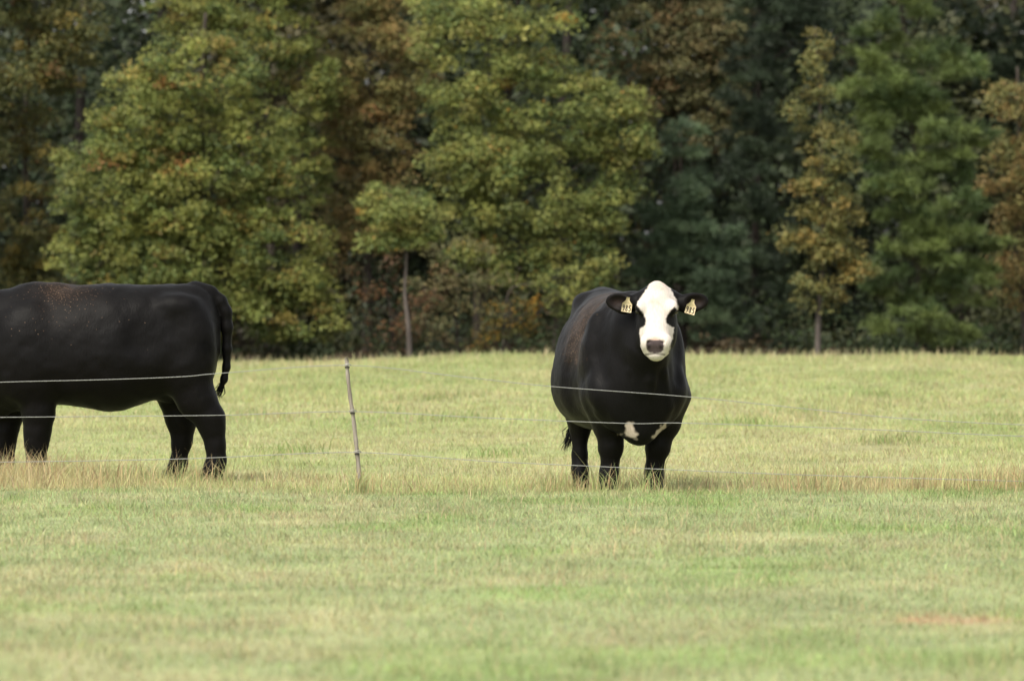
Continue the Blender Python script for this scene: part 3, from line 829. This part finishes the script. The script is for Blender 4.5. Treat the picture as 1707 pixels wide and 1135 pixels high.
def build_fence():
    FD = 41.35
    f = empty('wire_fence', (P(600, 820, FD)[0], FD, float(ground_z(-1, FD))))
    tag(f, 'three strand wire fence with one thin leaning wooden post in front of the cattle', 'fence')
    base = f.location

    def rel(p): return tuple(np.array(p) - np.array(base))
    runs = [[(-500, 655), (-250, 646), (0, 637), (165, 633), (300, 628), (370, 622), (578, 609), (760, 627), (918, 644), (1143, 661), (1350, 682), (1500, 697), (1707, 708), (2000, 716), (2250, 712)],
            [(-500, 700), (-250, 697), (0, 695.5), (165, 694), (370, 692), (588, 686), (780, 695), (945, 702), (1060, 706), (1130, 705), (1300, 710), (1500, 718), (1707, 727), (2000, 735), (2250, 735)],
            [(-500, 772), (-200, 772), (0, 770), (150, 768), (295, 765), (375, 762), (595, 754), (800, 768), (1000, 777.5), (1105, 782), (1300, 790), (1707, 802), (2000, 806), (2250, 800)]]
    for r in runs:
        pts = catmull([rel(P(x, y, FD)) for x, y in r], 10)
        V, Q = tube(pts, .0022, 6)
        mesh_obj('wire', V, Q, M_wire, f, smooth=True)
    for poly, wires in (([(577.5, 596), (579.5, 625), (584, 665), (588, 690), (592, 725), (595, 752), (598, 785), (601, 828)], [(578.5, 609.5), (587.5, 686), (595, 754)]),
                        ([(-502, 640), (-500, 720), (-497, 800), (-496, 845)], [(-501, 655)]), ([(2248, 690), (2250, 760), (2252, 850)], [(2249, 712)])):
        pts = [rel(P(x, y, FD + .02)) for x, y in poly]
        pts2 = catmull(pts, 4)
        r = [(.0125 + .0016 * math.sin(i * 1.9) + .003 * (i / len(pts2))) for i in range(len(pts2))]
        V, Q = tube(pts2, r, 9)
        post = mesh_obj('post', V, Q, M_post, f, smooth=True)
        for (x, y) in wires:
            p = rel(P(x, y, FD)); V = []; Q = []
            a, q = tube([(p[0] - .012, p[1] + .008, p[2] - .012), (p[0], p[1] - .008, p[2] - .006), (p[0] + .014, p[1] + .008, p[2] - .012)], .006, 6)
            mesh_obj('insulator', a, q, M_insul, post, smooth=True)
            a, q = tube([(p[0] - .026, p[1], p[2]), (p[0] - .008, p[1] - .018, p[2] + .010), (p[0] + .010, p[1] - .018, p[2] + .014), (p[0] + .026, p[1], p[2] + .004)], .0032, 6)
            mesh_obj('wire_clip', a, q, M_clip, post, smooth=True)


# ------------------------------------------------------------------ trees
def leaf_quads(cen, size, nrm, col, aspect=.62):
    """Diamond leaves around given centres."""
    n = len(cen)
    a = np.cross(nrm, rng.normal(0, 1, (n, 3))); a /= np.linalg.norm(a, axis=1, keepdims=True) + 1e-9
    b = np.cross(nrm, a)
    L = size[:, None] * .5; W_ = L * aspect
    V = np.stack([cen - a * L, cen + b * W_ - a * L * .1 - nrm * L * .15, cen + a * L - nrm * L * .25, cen - b * W_ - a * L * .1 - nrm * L * .15], 1).reshape(-1, 3)
    return V, np.arange(n)[:, None] * 4 + np.arange(4)[None], col


def sprays_in(lobes, D, per, depth=.85, seed=0):
    """Spray centres in and on the crown lobes, given as photo ellipses at distance D; per = sprays per square metre of lobe."""
    r_ = np.random.default_rng(seed)
    out = []; outw = []
    m = D / F
    for (cx, cy, rx, ry) in lobes:
        c = np.array(P(cx, cy, D)); R = np.array([rx * m, depth * .5 * (rx + ry) * m, ry * m])
        n = max(4, int(per * 4 * math.pi * R[0] * R[2] * .5))
        d = r_.normal(0, 1, (n, 3)); d[:, 1] -= .45; d /= np.linalg.norm(d, axis=1, keepdims=True)
        rad = r_.uniform(.25, 1.0, (n, 1)) ** .45
        out.append(c + d * rad * R * .96); outw.append(d)
    return np.concatenate(out), np.concatenate(outw)


def limbs(trunk, tips, r0, seed, up=.35, minr=.006):
    """Branches from trunk points to the given tips: thin curved tubes in one mesh."""
    r_ = np.random.default_rng(seed)
    T = np.array(trunk); V = []; Q = []; off = 0
    for t in tips:
        if np.min(np.linalg.norm(T - t, axis=1)) > 2.4: continue
        want = t[2] - .55 * np.hypot(t[0] - T[:, 0], t[1] - T[:, 1])
        j = int(np.argmin(np.abs(T[:, 2] - want) + (T[:, 2] > t[2]) * .5)); p0 = T[j]
        mid = p0 * .5 + t * .5 + np.array([0, 0, up * .3 * np.linalg.norm(t - p0)]) * r_.uniform(-.3, 1) + r_.normal(0, .06, 3)
        L = np.linalg.norm(t - p0)
        rr = max(minr, min(r0 * .4, .008 * L + .003))
        v, q = tube(catmull([p0, mid, t], 3), list(np.linspace(rr, minr * .6, 7)), 5, False)
        V += v; Q.append(q + off); off += len(v)
    return V, (np.concatenate(Q) if Q else np.zeros((0, 4), int))


def palette(n, cols, weights, r_):
    cols = np.array(cols); k = r_.choice(len(cols), n, p=np.array(weights) / sum(weights))
    return cols[k]


def tree(name, D, trunk_px, lobes, label, cat, cols, weights, kind='broad', per=5.0, nleaf=70, leaf=.085, sp=.30, r0=.09, bark=None, seed=1, group=None, ntips=40, flat=.55, cut=.27, back=.5):
    r_ = np.random.default_rng(seed)
    if kind == 'broad': nleaf = int(nleaf * 1.75); leaf *= .74
    base = P(trunk_px[0][0], trunk_px[0][1], D)
    gz = float(ground_z(base[0], D))
    root = empty(name, (base[0], D, gz)); tag(root, label, cat, group)
    b0 = np.array([base[0], D, gz])
    tp = [np.array([base[0], D + back, gz - .1])] + [np.array(P(x, y, D)) + np.array([0, back + r_.normal(0, .05), 0]) for x, y in trunk_px[1:]]
    tpts = catmull(tp, 6)
    cen, dirs = sprays_in(lobes, D, per * (2.7 if kind == 'broad' else 1.35), .85, seed + 5)
    # trunk with limbs
    v, q = tube([p - b0 for p in tpts], list(r0 * np.linspace(1, .35, len(tpts)) ** 1.5), 9)
    gap = vnoise(cen[:, 0] + cen[:, 1] * .6, cen[:, 2] * 1.5, .75, seed) * .7 + vnoise(cen[:, 0] - cen[:, 1] * .5, cen[:, 2] * 1.4, .33, seed + 1) * .3
    cen = cen[gap > cut]
    tips = cen[r_.choice(len(cen), min(ntips, len(cen)), replace=False)]
    lv, lq = limbs([p - b0 for p in tpts], [t - b0 for t in tips], r0, seed)
    mesh_obj('trunk', v + lv, np.concatenate([q, lq + len(v)]), bark or M_bark, root, smooth=True)
    ns = len(cen)
    tone = r_.normal(1, .17, ns).clip(.6, 1.5)
    hue = palette(ns, cols, weights, r_)
    if kind == 'broad':
        k = np.repeat(np.arange(ns), nleaf)
        n = len(k)
        off = r_.normal(0, 1, (n, 3)); off /= np.linalg.norm(off, axis=1, keepdims=True)
        off *= (r_.uniform(0, 1, (n, 1)) ** .45) * (sp * r_.uniform(.6, 1.25, ns))[k][:, None]
        off[:, 2] *= flat
        off[:, 2] -= .35 * (off[:, 0] ** 2 + off[:, 1] ** 2) / sp     # sprays droop at their rims
        c = cen[k] + off
        nr = r_.normal(0, .55, (n, 3)) + np.array([0, -.25, .75]) + off / sp * .5
        nr /= np.linalg.norm(nr, axis=1, keepdims=True)
        col = np.where(r_.random((n, 1)) < .72, hue[k], palette(n, cols, weights, r_)) * tone[k][:, None] * r_.normal(1, .18, (n, 1)).clip(.5, 1.6)
        V, Q, col = leaf_quads(c - b0, r_.uniform(.6, 1.35, n) * leaf * .9, nr, col)
        mesh_obj('crown', V, Q, M_leaf, root, fcol=col)
    else:
        # pine: brushes of long needles at the shoot ends
        nb = 20
        k = np.repeat(np.arange(ns), nb)
        sh = r_.normal(0, 1, (len(k), 3)); sh[:, 2] = np.abs(sh[:, 2]) * .8 - .1; sh /= np.linalg.norm(sh, axis=1, keepdims=True)
        pos = cen[k] + sh * r_.uniform(.3, 1, (len(k), 1)) * sp * (.62 + .3 * r_.random((ns, 1)))[k] * np.array([1, 1, .75])
        m = np.repeat(np.arange(len(k)), nleaf)
        n = len(m)
        dr = sh[m] * .8 + r_.normal(0, .45, (n, 3)); dr /= np.linalg.norm(dr, axis=1, keepdims=True)
        st = pos[m] + sh[m] * r_.uniform(-.10, .06, (n, 1))
        L = r_.uniform(.6, 1.2, (n, 1)) * leaf * .72
        wv = np.cross(dr, r_.normal(0, 1, (n, 3))); wv = wv / (np.linalg.norm(wv, axis=1, keepdims=True) + 1e-9) * .0065
        V = np.stack([st - wv, st + wv, st + dr * L - np.array([0, 0, 1]) * L * .12], 1).reshape(-1, 3) - b0
        col = hue[k[m]] * tone[k[m]][:, None] * r_.normal(1, .16, (n, 1)).clip(.5, 1.5)
        mesh_obj('crown', V, np.arange(n)[:, None] * 3 + np.arange(3)[None], M_needle, root, fcol=col)
    return root


def build_trees():
    YG = ([(.185, .195, .046), (.14, .165, .042), (.092, .125, .036), (.23, .18, .046), (.25, .13, .04)], [34, 34, 20, 8, 1])
    OD = ([(.11, .105, .03), (.08, .088, .028), (.15, .115, .026), (.16, .085, .03)], [30, 40, 14, 3])
    CG = ([(.20, .215, .056), (.15, .18, .05), (.235, .225, .06), (.30, .18, .04), (.105, .145, .044)], [36, 34, 14, 2.5, 15])
    RU = ([(.225, .16, .058), (.195, .175, .058), (.24, .165, .058), (.25, .13, .05), (.15, .155, .054)], [28, 36, 12, 2, 22])
    SO = ([(.19, .165, .05), (.16, .16, .05), (.22, .155, .042), (.12, .13, .044)], [30, 34, 9, 25])
    PG = ([(.125, .165, .052), (.15, .19, .056), (.085, .125, .044)], [40, 30, 30])
    PB = ([(.085, .125, .066), (.11, .155, .078), (.066, .098, .054)], [40, 25, 35])
    PD = ([(.04, .058, .032), (.05, .07, .035), (.034, .048, .028)], [40, 30, 30])
    RS = ([(.15, .075, .03), (.11, .06, .03), (.06, .05, .02), (.04, .05, .018)], [25, 25, 25, 25])
    OY = ([(.24, .13, .015), (.17, .12, .02), (.08, .08, .02), (.05, .06, .018)], [25, 25, 25, 25])
    BR = ([(.165, .135, .058), (.145, .14, .058), (.19, .125, .055), (.115, .12, .052)], [28, 40, 7, 25])
    g = 'trees along the wood edge'
    tree('broadleaf_tree', 104, [(40, 590), (45, 450), (38, 250), (45, 40), (50, -150)],
         [(20, 110, 110, 150), (115, 60, 60, 90), (30, 320, 95, 150), (50, 490, 90, 90), (20, -80, 130, 110)],
         'dark olive tree with orange tinged upper leaves at the left end of the wood', 'tree', *OD, per=3.6, nleaf=75, leaf=.10, seed=11, group=g)
    tree('broadleaf_tree', 99, [(320, 590), (322, 470), (330, 300), (335, 120), (340, 20)],
         [(250, 195, 115, 95), (340, 120, 110, 85), (190, 320, 125, 105), (330, 320, 140, 115), (430, 240, 70, 90), (270, 440, 150, 105), (460, 420, 95, 100), (500, 515, 80, 70), (390, 525, 150, 60), (150, 440, 75, 75)],
         'broad yellow green tree spreading to the ground behind the side on cow', 'tree', *YG, per=4.2, nleaf=85, leaf=.095, sp=.32, r0=.13, seed=12, group=g, ntips=90)
    tree('broadleaf_tree', 107, [(450, 590), (450, 400), (445, 200), (450, -60)],
         [(430, 60, 110, 95), (515, 140, 55, 100), (330, 20, 95, 60), (470, -80, 120, 90), (500, 280, 60, 80)],
         'yellow green tree rising behind the broad spreading tree, with open dark gaps', 'tree', *YG, per=3.4, nleaf=75, leaf=.10, seed=13, group=g)
    tree('broadleaf_tree', 108, [(610, 590), (612, 430), (618, 250), (615, 60), (612, -100)],
         [(625, 90, 85, 110), (600, 215, 75, 105), (655, 290, 60, 75), (560, 130, 50, 90), (640, -60, 90, 100), (690, 120, 45, 90), (570, 260, 45, 70), (640, 370, 60, 60), (560, 380, 45, 60)],
         'rust brown tree between the broad yellow green tree and the tall green tree', 'tree', *RU, per=3.6, nleaf=70, leaf=.095, seed=14, group=g)
    tree('broadleaf_tree', 102, [(800, 590), (800, 430), (812, 300), (845, 170), (862, 40), (868, -140)],
         [(860, 40, 125, 110), (770, 150, 75, 85), (950, 190, 110, 105), (800, 250, 95, 80), (900, 310, 140, 95), (1035, 210, 65, 85), (955, 410, 85, 55), (735, 40, 55, 75), (1010, 330, 60, 65), (880, -110, 130, 110), (790, 340, 60, 55), (790, 420, 55, 40), (840, 450, 45, 35)],
         'tallest bright green tree, with its brown trunk showing through the crown', 'tree', *CG, per=4.0, nleaf=75, leaf=.095, sp=.31, r0=.12, seed=15, group=g, ntips=80)
    tree('young_tree', 97, [(683, 592), (681, 545), (675, 490), (677, 425), (670, 350)],
         [(660, 345, 68, 45), (625, 335, 30, 35), (705, 365, 40, 45), (645, 388, 50, 25), (690, 400, 30, 18)],
         'young green tree with a bare slender trunk and a small rounded top', 'tree', *CG, per=6, nleaf=70, leaf=.085, sp=.24, r0=.05, cut=.12, back=0, seed=16, group=g, bark=M_palebark, ntips=22)
    tree('shrub', 99.5, [(655, 592), (650, 520), (640, 470)], [(625, 455, 50, 50), (670, 520, 70, 60), (640, 565, 60, 25)],
         'russet shrub with sparse leaves beneath the young slender tree', 'shrub', *RS, per=3.0, nleaf=26, leaf=.085, sp=.28, r0=.03, seed=17, ntips=30)
    tree('shrub', 101, [(765, 592), (760, 520), (765, 450)], [(760, 450, 90, 70), (770, 540, 90, 55)],
         'dim brown green shrub in the shade of the tallest green tree', 'shrub', *BR, per=3.0, nleaf=35, leaf=.085, sp=.3, r0=.03, seed=18, ntips=30)
    tree('shrub', 98, [(845, 592), (848, 540), (850, 500)], [(850, 525, 50, 50), (815, 565, 45, 30), (880, 510, 35, 40)],
         'shrub with bright orange yellow leaves left of the white faced cow', 'shrub', *OY, per=4.5, nleaf=24, leaf=.08, sp=.24, r0=.025, seed=19, ntips=30)
    tree('sapling', 98.3, [(838, 592), (843, 530), (852, 482), (900, 472), (950, 462), (985, 455)],
         [(985, 455, 40, 28), (955, 495, 35, 25), (1010, 440, 25, 20)],
         'bent sapling whose bare branch reaches sideways toward the white faced cow', 'tree', *CG, per=5, nleaf=50, leaf=.085, sp=.22, r0=.022, seed=20, group=g, bark=M_bark, ntips=5)
    tree('sapling', 98.6, [(922, 592), (926, 540), (930, 490)], [(930, 505, 35, 32), (915, 470, 30, 25)],
         'thin upright sapling just left of the white faced cow', 'tree', *CG, per=4, nleaf=40, leaf=.085, sp=.22, r0=.025, seed=34, group=g, ntips=6)
    tree('pine_tree', 103, [(1140, 592), (1140, 450), (1138, 320), (1135, 215)],
         [(1135, 245, 38, 40), (1140, 310, 55, 45), (1110, 385, 65, 45), (1185, 385, 50, 45), (1095, 455, 55, 40), (1205, 440, 45, 40), (1150, 480, 75, 50), (1190, 535, 60, 40), (1100, 530, 55, 40), (1140, 440, 60, 50), (1135, 360, 50, 40)],
         'blue green pine with a pointed top rising behind the white faced cow', 'pine tree', *PB, kind='pine', per=5.5, nleaf=26, leaf=.20, sp=.26, r0=.08, seed=21, group=g, ntips=60)
    tree('broadleaf_tree', 112, [(1130, 592), (1130, 400), (1125, 200), (1120, -60)],
         [(1060, 60, 75, 95), (1140, 90, 80, 110), (1200, 50, 60, 100), (1180, 190, 70, 85), (1120, -80, 120, 80), (1060, 180, 50, 60)],
         'brown and rust tree whose top stands above the blue green pine', 'tree', *BR, per=3.6, nleaf=70, leaf=.10, seed=22, group=g)
    tree('pine_tree', 108, [(1262, 592), (1262, 400), (1265, 200), (1270, -40)],
         [(1258, 150, 50, 80), (1250, 270, 55, 80), (1290, 50, 70, 70), (1275, 400, 60, 70), (1340, 20, 60, 60), (1280, 510, 60, 60), (1280, -60, 60, 60), (1262, 340, 50, 60), (1240, 450, 50, 60)],
         'dark pine in the gap left of the slim orange tinted tree', 'pine tree', *PD, kind='pine', per=5.0, nleaf=24, leaf=.22, sp=.28, r0=.09, seed=23, group=g, ntips=60)
    tree('slim_tree', 97, [(1364, 592), (1366, 520), (1372, 440), (1372, 300), (1366, 150), (1360, 45)],
         [(1360, 90, 28, 48), (1352, 175, 44, 55), (1385, 250, 50, 60), (1345, 320, 50, 45), (1395, 350, 55, 45), (1322, 385, 38, 18), (1390, 420, 55, 38), (1368, 480, 48, 32), (1425, 445, 42, 25), (1365, 410, 50, 35)],
         'slim tree with orange tinted leaves and a pale bare lower trunk', 'tree', *SO, per=6, nleaf=55, leaf=.085, sp=.22, r0=.05, cut=.15, back=.15, seed=24, group=g, bark=M_palebark, ntips=60)
    tree('pine_tree', 100.5, [(1540, 592), (1540, 450), (1535, 300), (1520, 120), (1500, -20), (1495, -120)],
         [(1490, 40, 70, 70), (1545, 130, 90, 75), (1450, 145, 60, 65), (1510, 230, 95, 65), (1590, 240, 60, 60), (1560, 330, 105, 65), (1480, 320, 65, 60), (1590, 415, 85, 55), (1500, 400, 60, 40), (1465, 465, 42, 28), (1635, 480, 60, 40), (1580, 545, 70, 35), (1490, -60, 70, 70), (1535, 480, 55, 40), (1500, 545, 40, 30), (1520, 160, 50, 50), (1500, 90, 50, 50)],
         'large bright green pine with rounded needle clumps near the right end', 'pine tree', *PG, kind='pine', per=5.5, nleaf=28, leaf=.21, sp=.27, r0=.11, seed=25, group=g, ntips=110)
    tree('pine_tree', 112, [(1660, 592), (1660, 400), (1655, 200), (1650, 0)],
         [(1655, 110, 65, 75), (1585, 40, 40, 60), (1700, 160, 60, 80), (1690, 60, 45, 50), (1660, 260, 70, 80), (1740, 40, 60, 80)],
         'dark pine with a glimpse of sky at its top, behind the bright pine', 'pine tree', *PD, kind='pine', per=5.0, nleaf=24, leaf=.22, sp=.28, r0=.09, seed=26, group=g, ntips=60)
    tree('broadleaf_tree', 104, [(1715, 592), (1712, 450), (1705, 300), (1700, 110)],
         [(1690, 190, 50, 85), (1685, 310, 55, 80), (1700, 430, 45, 90), (1770, 320, 90, 150), (1780, 160, 70, 90)],
         'orange brown tree cut off by the right edge of the view', 'tree', *RU, per=3.8, nleaf=65, leaf=.095, seed=27, group=g)
    # just outside the view
    tree('broadleaf_tree', 102, [(-160, 592), (-160, 400), (-165, 100), (-160, -100)],
         [(-170, 60, 110, 140), (-150, 270, 120, 140), (-160, 460, 120, 110)],
         'dark green tree beyond the left end of the wood edge', 'tree', *OD, per=3.0, nleaf=60, leaf=.11, seed=28, group=g)
    tree('broadleaf_tree', 101, [(1930, 592), (1930, 400), (1925, 100), (1930, -100)],
         [(1930, 60, 110, 140), (1920, 270, 120, 140), (1940, 460, 120, 110)],
         'green tree standing beyond the orange brown tree, outside the view', 'tree', *CG, per=3.0, nleaf=60, leaf=.11, seed=29, group=g)

    # deep wood behind the edge: one mass
    V = []; Cc = []; tv = []; tq = []; off = 0
    r_ = np.random.default_rng(41)
    for i in range(80):
        D = 114 + (i % 5) * 8 + r_.uniform(-3, 3)
        X = -16 + (i // 5) * 2.15 + r_.uniform(-.8, .8) + (i % 2)
        hgt = r_.uniform(8.5, 11.5)
        if abs(X / D + .0632) < .005 or abs(X / D - .0752) < .005: hgt = r_.uniform(5.8, 6.0)
        gz = float(ground_z(X, D))
        v, q = tube([(X, D, gz - .1), (X + r_.normal(0, .1), D, gz + 3), (X + r_.normal(0, .2), D, gz + hgt * .9)], [.14, .11, .03], 7)
        tv += v; tq.append(q + off); off += len(v)
        ns = 105
        t = r_.uniform(.0, 1, ns)
        rad = 1.9 * np.sqrt(np.clip(np.sin(math.pi * np.clip(t * .8 + .18, 0, 1)), .05, 1)) * r_.uniform(.3, 1, ns)
        an = r_.uniform(0, 2 * math.pi, ns)
        cen = np.stack([X + rad * np.cos(an), D + rad * np.sin(an), gz + .2 + t * hgt], 1)
        k = np.repeat(np.arange(ns), 62)
        o = r_.normal(0, .36, (len(k), 3)) * np.array([1, 1, .6])
        V.append(cen[k] + o)
        base = np.array([(.042, .056, .025), (.055, .06, .025), (.034, .05, .025), (.066, .058, .025)])[r_.integers(0, 4)]  # leaf colours set dark, standing in for shade inside the wood
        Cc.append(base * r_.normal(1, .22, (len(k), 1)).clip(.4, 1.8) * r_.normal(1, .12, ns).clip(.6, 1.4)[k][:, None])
    cen = np.concatenate(V); n = len(cen)
    nr = r_.normal(0, .6, (n, 3)) + np.array([0, -.3, .7]); nr /= np.linalg.norm(nr, axis=1, keepdims=True)
    v, q, c = leaf_quads(cen, r_.uniform(.6, 1.3, n) * .19, nr, np.concatenate(Cc))
    tq = np.concatenate(tq)
    o = mesh_obj('deep_woods', np.concatenate([v, np.array(tv)]), np.concatenate([q, tq + len(v)]), [M_leaf, M_darkbark], fcol=np.concatenate([c, np.tile([.05, .04, .03], (len(tq), 1))]))
    mi = np.zeros(len(q) + len(tq), np.int32); mi[len(q):] = 1
    o.data.polygons.foreach_set('material_index', mi)
    tag(o, 'deep shadowy mixed wood behind the edge trees', 'woods', kind='stuff')
    # undergrowth at the foot of the trees
    V = []; Cc = []
    for i in range(120):
        D = r_.uniform(98.5, 114); X = r_.uniform(-11, 11)
        hh = .22 + 1.5 * float(vnoise(X, D, 1.3, 40)) ** 2 * r_.uniform(.5, 1.3); ww = r_.uniform(.4, .9)
        m = 190
        o = r_.normal(0, .42, (m, 3)) * np.array([ww, ww, hh * .7])
        cen = np.array([X, D, float(ground_z(X, D)) + hh * .5]) + o
        cen[:, 2] = np.maximum(cen[:, 2], float(ground_z(X, D)) + .02)
        V.append(cen)
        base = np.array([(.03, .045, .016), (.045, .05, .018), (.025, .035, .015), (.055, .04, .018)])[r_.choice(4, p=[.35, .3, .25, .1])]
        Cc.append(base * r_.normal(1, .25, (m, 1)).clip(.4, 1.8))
    cen = np.concatenate(V); n = len(cen)
    nr = r_.normal(0, .6, (n, 3)) + np.array([0, -.3, .6]); nr /= np.linalg.norm(nr, axis=1, keepdims=True)
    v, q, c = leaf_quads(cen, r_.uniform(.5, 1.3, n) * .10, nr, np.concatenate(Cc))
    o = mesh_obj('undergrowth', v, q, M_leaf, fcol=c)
    tag(o, 'dark low undergrowth at the foot of the wood edge', 'undergrowth', kind='stuff')


build_ground()
build_trees()
build_fence()
build_front_cow()
build_side_cow()
build_grass()
